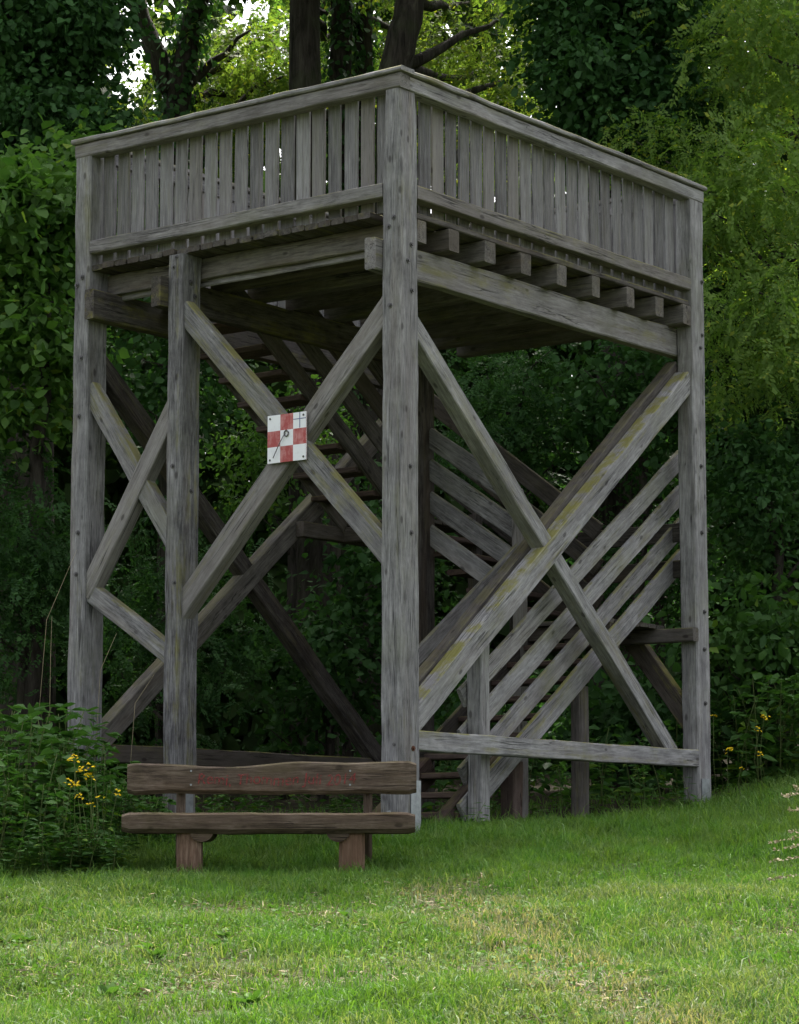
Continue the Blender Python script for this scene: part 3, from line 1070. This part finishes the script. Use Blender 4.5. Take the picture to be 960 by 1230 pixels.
# dark ivy tree, left ---------------------------------------------------------------
Yt = 27
tree('ivy_tree', 'dark evergreen looking ivy smothered tree left of the tower above the hazel', 'tree', gbase(30, Yt),
     [pt(35, 300, Yt), pt(40, 60, Yt), pt(50, -250, Yt)], [.3, .26, .2, .12],
     clumps_in([E(-70, -60, 125, 120, Yt, 1.1, 190), E(-60, 80, 100, 240, Yt, 1.0, 120), E(60, -40, 150, 90, Yt, .8, 50), E(60, 110, 155, 210, Yt, .7, 40)]), 58, .3, .085, ROUND, M['ivy'], 6, droop=.9,
     top=tops(-4.0, 27.5, 13.0, 3.2, 90))
# dark ivy tree, right of centre ------------------------------------------------------
Yt = 28
tree('ivy_tree', 'dark ivy smothered tree rising over the stair side railing', 'tree', gbase(745, Yt),
     [pt(745, 500, Yt), pt(745, 80, Yt), pt(740, -250, Yt)], [.32, .28, .22, .12],
     clumps_in([E(640, -80, 850, 90, Yt, 1.1, 210), E(680, 60, 850, 230, Yt, 1.0, 170), E(650, 20, 760, 150, Yt - .4, .8, 60), E(670, 200, 840, 400, Yt, .9, 70)]), 58, .3, .085, ROUND, M['ivy'], 6, droop=.9,
     top=tops(2.4, 28.5, 13.5, 3.6, 110))
# robinia, right --------------------------------------------------------------------
Yt = 26
tree('robinia_tree', 'feathery light green tree drooping beside the right post of the tower', 'tree', gbase(985, Yt),
     [pt(985, 600, Yt), pt(990, 330, Yt), pt(1000, 100, Yt), pt(985, -250, Yt)], [.11, .09, .07, .05, .03],
     clumps_in([E(850, -40, 1010, 150, Yt + .8, 1.0, 60), E(790, 150, 1010, 320, Yt, 1.0, 70), E(850, 330, 1020, 490, Yt - .6, .9, 56), E(740, 130, 860, 220, Yt + .5, .5, 12)]), 16, .42, .27, PIN, M['robinia'], 10,
     droop=.6)
tree('robinia_tree', 'yellow green feathery tree at the wood edge behind the drooping light green one', 'tree', gbase(985, 29),
     [pt(980, 500, 29), pt(960, 100, 29), pt(950, -200, 29)], [.18, .15, .1, .06],
     clumps_in([E(840, -60, 980, 130, 29, 1.0, 60), E(880, 130, 1020, 330, 29, 1.0, 40)]), 16, .45, .28, PIN, M['robinia_y'], 8, droop=.5)
# hazel, left -----------------------------------------------------------------------
Yt = 24.5
tree('hazel_shrub', 'broad leaved mid green hazel left of the tower', 'shrub', gbase(40, Yt),
     [pt(45, 600, Yt), pt(60, 300, Yt)], [.09, .07, .03],
     clumps_in([E(-60, 190, 105, 360, Yt, .8, 130), E(-60, 340, 95, 540, Yt, .7, 80), E(60, 160, 135, 260, Yt + .6, .4, 20)]), 36, .3, .105, ROUND, M['hazel'], 8, droop=.5)

# understorey behind the tower ----------------------------------------------------------
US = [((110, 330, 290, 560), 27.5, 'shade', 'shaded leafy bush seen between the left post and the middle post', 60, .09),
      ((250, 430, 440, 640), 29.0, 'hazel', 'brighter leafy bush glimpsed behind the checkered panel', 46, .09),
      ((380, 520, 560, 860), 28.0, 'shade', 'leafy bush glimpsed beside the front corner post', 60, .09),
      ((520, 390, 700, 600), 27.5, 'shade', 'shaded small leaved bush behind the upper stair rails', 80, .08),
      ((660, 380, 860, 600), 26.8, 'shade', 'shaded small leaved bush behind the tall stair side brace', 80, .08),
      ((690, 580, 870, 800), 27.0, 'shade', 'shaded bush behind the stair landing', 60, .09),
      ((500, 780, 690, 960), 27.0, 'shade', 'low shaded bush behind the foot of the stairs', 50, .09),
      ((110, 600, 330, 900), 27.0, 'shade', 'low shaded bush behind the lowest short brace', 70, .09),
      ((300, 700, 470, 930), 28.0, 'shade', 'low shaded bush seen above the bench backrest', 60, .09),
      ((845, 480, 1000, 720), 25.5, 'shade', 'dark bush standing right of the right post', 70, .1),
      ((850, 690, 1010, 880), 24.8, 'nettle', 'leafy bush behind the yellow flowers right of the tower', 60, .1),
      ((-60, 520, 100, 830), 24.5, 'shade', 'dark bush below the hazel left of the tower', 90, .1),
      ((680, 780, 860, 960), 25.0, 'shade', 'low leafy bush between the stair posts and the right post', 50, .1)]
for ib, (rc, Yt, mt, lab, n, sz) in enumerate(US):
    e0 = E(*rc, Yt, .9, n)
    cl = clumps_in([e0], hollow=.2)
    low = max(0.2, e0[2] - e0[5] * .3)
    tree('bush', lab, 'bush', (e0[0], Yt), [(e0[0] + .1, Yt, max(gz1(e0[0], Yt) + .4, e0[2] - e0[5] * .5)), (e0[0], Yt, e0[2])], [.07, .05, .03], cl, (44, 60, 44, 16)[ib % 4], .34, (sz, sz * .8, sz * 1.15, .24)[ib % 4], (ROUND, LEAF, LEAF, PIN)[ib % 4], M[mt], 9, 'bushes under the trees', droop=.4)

# trees at the sides, shading the edge of the wood
for (x, y, lab) in ((-8.5, 27, 'leafy wood edge tree beyond the hazel'), (9.5, 27, 'leafy wood edge tree beyond the drooping light green one'), (-12, 33, 'leafy tree standing deeper in the wood on the hazel side'), (13, 32, 'leafy tree standing deeper in the wood on the stair side')):
    cl = clumps_in([(x, y, 5.5, 3, 2.5, 4.2, 130), (x, y, 11.5, 3.6, 3.2, 3.8, 130)], hollow=.4)
    tree('wood_edge_tree', lab, 'tree', (x, y), [(x + .1, y, 6), (x, y, 12)], [.3, .22, .1], cl, 40, .7, .22, BIG, M['hazel'], 8, 'trees along the wood edge')

# the wood behind as one mass ------------------------------------------------------------
n = 84000
xx = rng.uniform(-17, 17, n)
yy = rng.uniform(36, 44, n)
hmax = np.where((xx > -4.5) & (xx < -.5), 10.6, 11.4) + .9 * np.sin(xx * 1.7) + .6 * np.sin(xx * 4.1 + 1)
zz = gz(xx, yy) + rng.random(n) ** 1.25 * hmax
keep = rng.random(n) < np.where(zz > 9.5, .6, 1)
Pp = np.stack([xx, yy, zz], 1)[keep]
n = len(Pp)
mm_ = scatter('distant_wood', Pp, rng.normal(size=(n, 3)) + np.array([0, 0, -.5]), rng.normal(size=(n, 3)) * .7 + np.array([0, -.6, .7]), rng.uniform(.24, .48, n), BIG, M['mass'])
tag(link_mesh('distant_wood', mm_), 'dark mass of leaves deep in the wood', None, None, 'stuff')
for q in range(12):
    x = -11 + q * 2 + random.uniform(-.6, .6)
    y = random.uniform(37, 43)
    if abs(x + 2.3) < .7: continue
    z = gz1(x, y)
    tm_ = tube_mesh(wob((0, 0, -.3), (random.uniform(-.5, .5), 0, 14), 7, .12), [.24 - .016 * s for s in range(8)], 8, M['bark'], True, 'trunk')
    o = empty('forest_tree', (x, y, z))
    tag(o, 'slender dark trunk deep in the wood', 'tree', 'slender trunks deep in the wood')
    link_mesh('trunk', tm_, o)
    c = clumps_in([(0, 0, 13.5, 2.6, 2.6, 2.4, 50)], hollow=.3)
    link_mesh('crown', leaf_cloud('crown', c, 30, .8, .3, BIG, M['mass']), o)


# ------------------------------------------------------------------ nettles, weeds, flowers
def nettle_mesh(h, seed, leafsz=.1, pairs=11):
    rs = np.random.default_rng(seed)
    sway = rs.normal(size=2) * .12
    t = np.linspace(0, 1, 6)
    pts = [(sway[0] * q * q, sway[1] * q * q, h * q) for q in t]
    st = tube_mesh(pts, [.006 * (1 - .6 * q) for q in t], 4, M['stem'], True, 'stem')
    Pp, Tt, Nn, S = [], [], [], []
    for q in range(pairs):
        f = .04 + .94 * q / (pairs - 1)
        b = q * 1.57 + rs.uniform(-.3, .3)
        for s in range(2 if f < .95 else 3):
            an = b + s * math.pi + rs.uniform(-.3, .3)
            d = np.array([math.cos(an), math.sin(an), rs.uniform(-.35, .25)])
            Pp.append(np.array([sway[0] * f * f, sway[1] * f * f, h * f]) + d * .03)
            Tt.append(d); Nn.append(np.array([0, 0, 1]) + rs.normal(size=3) * .25)
            S.append(leafsz * rs.uniform(.75, 1.3) * (1.25 - .5 * f))
        # side shoot
        if rs.random() < .5:
            an = rs.uniform(0, 6.28)
            for e in range(3):
                d = np.array([math.cos(an + e - 1), math.sin(an + e - 1), rs.uniform(-.2, .5)])
                Pp.append(np.array([sway[0] * f * f, sway[1] * f * f, h * f]) + np.array([math.cos(an), math.sin(an), .2]) * .09)
                Tt.append(d); Nn.append(np.array([0, 0, 1]) + rs.normal(size=3) * .3); S.append(leafsz * .8)
    lf = scatter('leaves', np.array(Pp), np.array(Tt), np.array(Nn), np.array(S), LEAF, M['nettle'])
    return st, lf


NV = [nettle_mesh(h, 70 + i_) for i_, h in enumerate((.55, .7, .8, .62, .9, .75))]


def nettle(x, y, h, label, group, name='nettle'):
    v = random.randrange(len(NV))
    s = h / (.55, .7, .8, .62, .9, .75)[v]
    o = empty(name, (x, y, gz1(x, y) - .02), random.uniform(0, 6.28))
    o.scale = (max(s, .75), max(s, .75), s)
    tag(o, label, 'plant', group)
    link_mesh('stem', NV[v][0], o)
    link_mesh('leaves', NV[v][1], o)


for q in range(170):
    u = random.uniform(-70, 215)
    Y = 17.5 + 2.8 * random.random() ** 1.2
    if u > 130 and Y < 18.1: continue
    p = at(u, 900, Y)
    k_ = min(1, max(0, (215 - u) / 140))
    h = (.3 + .72 * k_) * random.uniform(.75, 1.1) * (.42 + .58 * min(1, (Y - 17.4) / 1.1))
    nettle(p[0], Y, h, 'leafy green stinging nettle in the bank left of the bench', 'nettles left of the bench')
for q in range(60):
    u = random.uniform(842, 1010)
    Y = random.uniform(23.0, 25.2)
    p = at(u, 900, Y)
    nettle(p[0], Y, random.uniform(.5, 1.0), 'leafy green stinging nettle right of the tower', 'nettles right of the tower')
for q in range(46):
    u = random.uniform(500, 850)
    Y = random.uniform(22.2, 25.5)
    p = at(u, 900, Y)
    nettle(p[0], Y, random.uniform(.3, .75), 'shaded nettle growing under the tower behind the stairs', 'nettles under the tower')
for q in range(34):
    u = random.uniform(225, 470)
    Y = random.uniform(20.6, 24)
    p = at(u, 900, Y)
    nettle(p[0], Y, random.uniform(.2, .5), 'shaded nettle growing under the tower behind the bench', 'nettles under the tower behind the bench')
for u, v, Y, h in ((570, 990, 19.3, .24), (565, 990, 19.35, .2), (645, 990, 20.2, .16), (830, 955, 21.6, .3), (815, 955, 21.9, .28), (860, 955, 22.0, .22), (600, 990, 19.6, .12)):
    p = at(u, v, Y)
    nettle(p[0], Y, h, 'small leafy weed at the foot of a tower post', 'weeds at the tower feet', 'weed')


def flower_mesh(n, spread, seed):
    rs = np.random.default_rng(seed)
    V, F = [], []
    for _ in range(n):
        c = np.array([rs.normal() * spread, rs.normal() * spread, rs.normal() * spread * .55])
        r = rs.uniform(.009, .014)
        tilt = rs.normal(size=2) * .4
        i0 = len(V)
        V.append(tuple(c + np.array([0, 0, .007])))
        for e in range(10):
            t = 2 * math.pi * e / 10
            rr = r if e % 2 == 0 else r * .6
            V.append(tuple(c + np.array([rr * math.cos(t), rr * math.sin(t), (tilt[0] * math.cos(t) + tilt[1] * math.sin(t)) * rr])))
        for e in range(10):
            F.append((i0, i0 + 1 + e, i0 + 1 + (e + 1) % 10))
    return py_mesh('flower', V, F, M['flower'])


FV = [flower_mesh(n_, s_, 5 + i_) for i_, (n_, s_) in enumerate(((9, .025), (6, .02), (4, .016)))]
for (u, v, Y, nm) in ((90, 912, 17.45, 0), (101, 923, 17.5, 0), (110, 932, 17.45, 0), (95, 941, 17.4, 0), (86, 940, 17.4, 1), (94, 955, 17.4, 1), (112, 918, 17.5, 1), (141, 952, 17.6, 1), (118, 957, 17.4, 2), (109, 965, 17.4, 2), (88, 907, 17.5, 2),
                      (918, 861, 22.9, 0), (912, 876, 22.9, 1), (874, 901, 22.3, 0), (890, 922, 22.2, 2), (913, 905, 22.4, 1), (857, 859, 22.6, 2)):
    p = at(u, v, Y)
    g = gz1(p[0], Y)
    left = u < 500
    o = empty('ragwort', (p[0], Y, g))
    tag(o, 'yellow flowering ragwort among nettles left of the bench' if left else 'yellow flowering ragwort right of the tower', 'flower', 'ragwort left of the bench' if left else 'ragwort right of the tower')
    link_mesh('stem', tube_mesh([(.02, .01, -.03), (random.uniform(-.06, .06), .03, (p[2] - g) * .5), (0, 0, p[2] - g)], [.004, .003, .002], 4, M['stem'], True, 'stem'), o)
    f_ = link_mesh('flower', FV[nm], o)
    f_.location = (0, 0, p[2] - g)
    f_.rotation_euler = (random.uniform(-.3, .5), random.uniform(-.3, .3), random.uniform(0, 6))

# dry stalks among the nettles
for q in range(26):
    u = random.uniform(-20, 150)
    Y = random.uniform(17.15, 17.42)
    p = at(u, 900, Y)
    nettle(p[0], Y, random.uniform(.16, .36), 'leafy green stinging nettle in the bank left of the bench', 'nettles left of the bench')
for (u0, v0, u1, v1) in ((36, 830, 92, 660), (60, 840, 62, 740), (110, 850, 140, 760), (150, 880, 185, 810)):
    p, q = at(u0, v0, 19.6), at(u1, v1, 19.6)
    g = gz1(p[0], 19.6)
    o = empty('dry_stalk', (p[0], 19.6, g))
    tag(o, 'thin pale dry stalk standing up out of the nettles', 'stalk', 'dry stalks in the nettles')
    link_mesh('stem', tube_mesh([(0, 0, -.02), ((q[0] - p[0]) * .35, 0, (p[2] - g + q[2] - g) * .5), (q[0] - p[0], .02, q[2] - g)], [.0025, .002, .001], 4, M['dry'], True, 'stem'), o)

# grass in seed at the right
for (u, v, du, dv) in ((938, 957, 22, -4), (948, 973, 30, 0), (948, 998, 30, 6), (926, 1012, 40, -8), (930, 1020, 40, -6), (926, 1034, 44, -6), (924, 1056, 50, -8), (928, 1068, 28, 12), (955, 945, 20, 8)):
    Y = 15.4 + random.uniform(-.2, .2)
    tip, mid_ = at(u, v, Y), at(u + du, v + dv, Y + .05)
    rx = mid_[0] + random.uniform(.12, .3)
    ry = Y + random.uniform(0, .25)
    g = gz1(rx, ry)
    o = empty('seeding_grass', (rx, ry, g))
    tag(o, 'tall arching grass stem with pale seed head at the lawn edge', 'grass stem', 'seeding grass at the lawn edge')
    A = Vector((mid_[0] - rx, mid_[1] - ry, mid_[2] - g)); B_ = Vector((tip[0] - rx, tip[1] - ry, tip[2] - g))
    link_mesh('stem', tube_mesh([(0, 0, -.02), A * .55 + Vector((.05, 0, .08)), A], [.003, .0025, .002], 4, M['dry'], True, 'stem'), o)
    n = 46
    f = rng.random(n)
    Pp = np.array(A)[None] * (1 - f[:, None]) + np.array(B_)[None] * f[:, None] + rng.normal(size=(n, 3)) * .004
    Tt = np.array(B_ - A)[None] * 4 + rng.normal(size=(n, 3)) * .25
    link_mesh('seed_head', scatter('seed_head', Pp, Tt, rng.normal(size=(n, 3)), rng.uniform(.012, .022, n), LEAF, M['seed']), o)


# broad leaved weeds in the lawn
def rosette(seed, n=9):
    rs = np.random.default_rng(seed)
    an = np.linspace(0, 6.28, n, endpoint=False) + rs.normal(size=n) * .25
    T_ = np.stack([np.cos(an), np.sin(an), rs.uniform(.5, 1.6, n)], 1)
    return scatter('weed_leaves', np.zeros((n, 3)), T_, np.tile([0, 0, 1.0], (n, 1)) + rs.normal(size=(n, 3)) * .2, rs.uniform(.04, .085, n), simple_leaf(.26, .08, .35), M['weed'])


RV = [rosette(s, 8 + s) for s in range(4)]
for (u, v) in ((7, 1150), (28, 1148), (180, 1165), (188, 1172), (258, 1165), (266, 1160), (222, 1140), (345, 1218), (300, 1222), (640, 1160), (600, 1155), (700, 1120), (480, 1190), (130, 1205), (860, 1190), (60, 1215), (420, 1130), (760, 1175), (900, 1150), (545, 1215), (90, 1120), (330, 1110)):
    Y = np.interp(v, [1050, 1230], [16.8, 10.9])
    p = at(u, v, Y)
    o = link_mesh('weed_rosette', random.choice(RV))
    o.location = (p[0], Y, gz1(p[0], Y) + .01)
    o.rotation_euler = (0, 0, random.uniform(0, 6.28))
    s = random.uniform(.7, 1.25)
    o.scale = (s, s, s)
    tag(o, 'broad leaved weed rosette growing in the mown lawn', 'weed', 'weeds in the lawn')


# ------------------------------------------------------------------ grass blades
def grass(n, y0, y1, half0, half1, hfun, wfun):
    y = rng.uniform(y0, y1, n)
    half = half0 + (half1 - half0) * (y - y0) / (y1 - y0)
    x = rng.uniform(-1, 1, n) * half
    return x, y


def blades(name, x, y, h, wd, bend):
    n = len(x)
    z = gz(x, y) - .006
    an = rng.uniform(0, 2 * math.pi, n)
    d = np.stack([np.cos(an), np.sin(an), np.zeros(n)], 1)
    s = np.stack([-np.sin(an), np.cos(an), np.zeros(n)], 1)
    # lean direction is independent of the blade's flat side
    la = rng.uniform(0, 2 * math.pi, n)
    ld = np.stack([np.cos(la), np.sin(la), np.zeros(n)], 1)
    P_ = np.stack([x, y, z], 1)
    b = (bend * h)[:, None]
    up = np.array([0, 0, 1.0])
    m = P_ + ld * b * .3 + up * (h * .55)[:, None]
    t = P_ + ld * b + up * (h * (1 - .35 * bend))[:, None]
    w_ = wd[:, None]
    V = np.stack([P_ - s * w_, P_ + s * w_, m + s * w_ * .75, m - s * w_ * .75, t], 1)
    loops = (np.arange(n)[:, None] * 5 + np.array([0, 1, 2, 3, 3, 2, 4])[None]).ravel()
    return np_mesh(name, V.reshape(-1, 3), loops, np.tile([4, 3], n), M['blade'])


def vnoise(x, y, sc, seed):
    r = np.random.default_rng(seed).random((64, 64))
    X, Y_ = x / sc, y / sc
    i0, j0 = np.floor(X).astype(int), np.floor(Y_).astype(int)
    fx, fy = X - i0, Y_ - j0
    fx, fy = fx * fx * (3 - 2 * fx), fy * fy * (3 - 2 * fy)
    g_ = lambda i_, j_: r[i_ % 64, j_ % 64]
    return (g_(i0, j0) * (1 - fx) + g_(i0 + 1, j0) * fx) * (1 - fy) + (g_(i0, j0 + 1) * (1 - fx) + g_(i0 + 1, j0 + 1) * fx) * fy


n1 = 300000
x, y = grass(n1, 9.6, 19.2, 1.9, 3.5, None, None)
cn = .5 * vnoise(x, y, .16, 1) + .3 * vnoise(x, y, .45, 2) + .2 * vnoise(x, y, .07, 3)
big_ = vnoise(x, y * .6, .9, 4)
worn_ = np.clip((16.8 - y) / 1.5, 0, 1)
path_ = np.clip(1.35 - np.abs(x - (.95 - (y - 10.8) * .125) + .12 * np.sin(y * 2.1)) / .28, 0, 1) * np.clip((16.9 - y) / .8, 0, 1)
keep = rng.random(n1) < np.clip(.35 + 1.3 * (cn - .33) + .25 - .75 * worn_ * np.clip((big_ - .55) * 3, 0, 1) - .55 * path_ * vnoise(x, y, .3, 9), .1, 1)
x, y, cn, big_ = x[keep], y[keep], cn[keep], big_[keep]
n1 = len(x)
tall = np.clip((y - 17.0) / 1.6, 0, 1) * np.clip(1 - (y - 21) / 2, 0, 1)
rightbank = np.clip((x - 1.0) / 2, 0, 1) * np.clip((y - 16) / 2, 0, 1)
nz = .5 + .5 * np.sin(x * 2.3 + 1.3 * np.sin(y * 1.7)) * np.sin(y * 1.9 + x)
h = (.028 + .035 * rng.random(n1) + .02 * nz + .012 * rng.standard_exponential(n1)) * (.45 + 1.15 * cn) * (1 + 1.0 * tall + .4 * rightbank)
me = blades('grass', x, y, np.minimum(h, .3), .0022 + .0022 * rng.random(n1), rng.uniform(.15, 1.1, n1))
tag(link_mesh('grass', me), 'mown green lawn grass with worn straw coloured patches', None, None, 'stuff')
n2 = 70000
y = rng.uniform(17.6, 24.5, n2)
x = rng.uniform(-1, 1, n2) * (y * .165 + .6)
ra = (x - P0[0]) * AV[0] + (y - P0[1]) * AV[1]
rb = (x - P0[0]) * BV[0] + (y - P0[1]) * BV[1]
inside = (ra > .35) & (rb > .15)
keep = (~inside) | (rng.random(n2) < .12)
x, y = x[keep], y[keep]
n2 = len(x)
h = .05 + .06 * rng.random(n2) + .022 * rng.standard_exponential(n2)
me = blades('tall_grass', x, y, np.minimum(h, .4), .0028 + .0025 * rng.random(n2), rng.uniform(.2, 1.0, n2))
tag(link_mesh('tall_grass', me), 'taller unmown grass along the feet of the tower', None, None, 'stuff')
n3 = 45000
y = rng.uniform(4, 20, n3)
x = rng.choice([-1, 1], n3) * (y * .18 + .25 + rng.random(n3) * 5)
h = .05 + .05 * rng.random(n3)
me = blades('outer_grass', x, y, h, .004 + .003 * rng.random(n3), rng.uniform(.2, 1.0, n3))
tag(link_mesh('outer_grass', me), 'mown lawn grass further out on both sides', None, None, 'stuff')

# clover and other small leaves, and dead thatch lying between the blades
n4 = 26000
y = rng.uniform(9.8, 17.4, n4)
x = rng.uniform(-1, 1, n4) * (y * .165 + .4)
keep = (np.sin(x * 1.7 + 2 * np.sin(y * .9)) * np.sin(y * 1.3 + 1.1 * x) + rng.normal(size=n4) * .45) > .25
x, y = x[keep], y[keep]
n4 = len(x)
Pp = np.stack([x, y, gz(x, y) + rng.uniform(.005, .04, n4)], 1)
Tt = np.concatenate([rng.normal(size=(n4, 2)), rng.uniform(.0, .7, (n4, 1))], 1)
tag(link_mesh('clover', scatter('clover', Pp, Tt, np.tile([0, 0, 1.0], (n4, 1)) + rng.normal(size=(n4, 3)) * .35, rng.uniform(.012, .03, n4), simple_leaf(.5, .06, .1), M['weed'])), 'small clover leaves scattered through the lawn', None, None, 'stuff')
n5 = 26000
y = rng.uniform(9.8, 16.6, n5)
x = rng.uniform(-1, 1, n5) * (y * .165 + .4)
keep = (np.sin(x * 1.1 + .8 * y) * np.sin(y * 1.6 - .7 * x) + rng.normal(size=n5) * .5) > .3
x, y = x[keep], y[keep]
n5 = len(x)
Pp = np.stack([x, y, gz(x, y) + rng.uniform(.004, .03, n5)], 1)
Tt = np.concatenate([rng.normal(size=(n5, 2)), rng.normal(size=(n5, 1)) * .25], 1)
tag(link_mesh('thatch', scatter('thatch', Pp, Tt, np.tile([0, 0, 1.0], (n5, 1)) + rng.normal(size=(n5, 3)) * .4, rng.uniform(.03, .08, n5), simple_leaf(.04, .01, .1), M['dry'])), 'dry mown clippings lying in the worn lawn', None, None, 'stuff')

# longer tufts left by the mower round the legs and posts
tx, ty = [], []
for (cx_, cy_, m_) in ((-1.38, 17.1, 260), (-.3, 17.1, 260), (-1.4, 17.5, 160), (-.25, 17.5, 160), (0.0, 18.6, 300), (.75, 19.5, 200), (1.1, 19.9, 200), (2.5, 21.9, 400), (1.7, 20.7, 300)):
    tx.append(cx_ + rng.normal(size=m_) * .14); ty.append(cy_ + rng.normal(size=m_) * .1)
tx, ty = np.concatenate(tx), np.concatenate(ty)
me = blades('tufts', tx, ty, .07 + .09 * rng.random(len(tx)), .002 + .003 * rng.random(len(tx)), rng.uniform(.2, 1.0, len(tx)))
tag(link_mesh('tufts', me), 'longer grass tufts round bench legs and post feet', None, None, 'stuff')
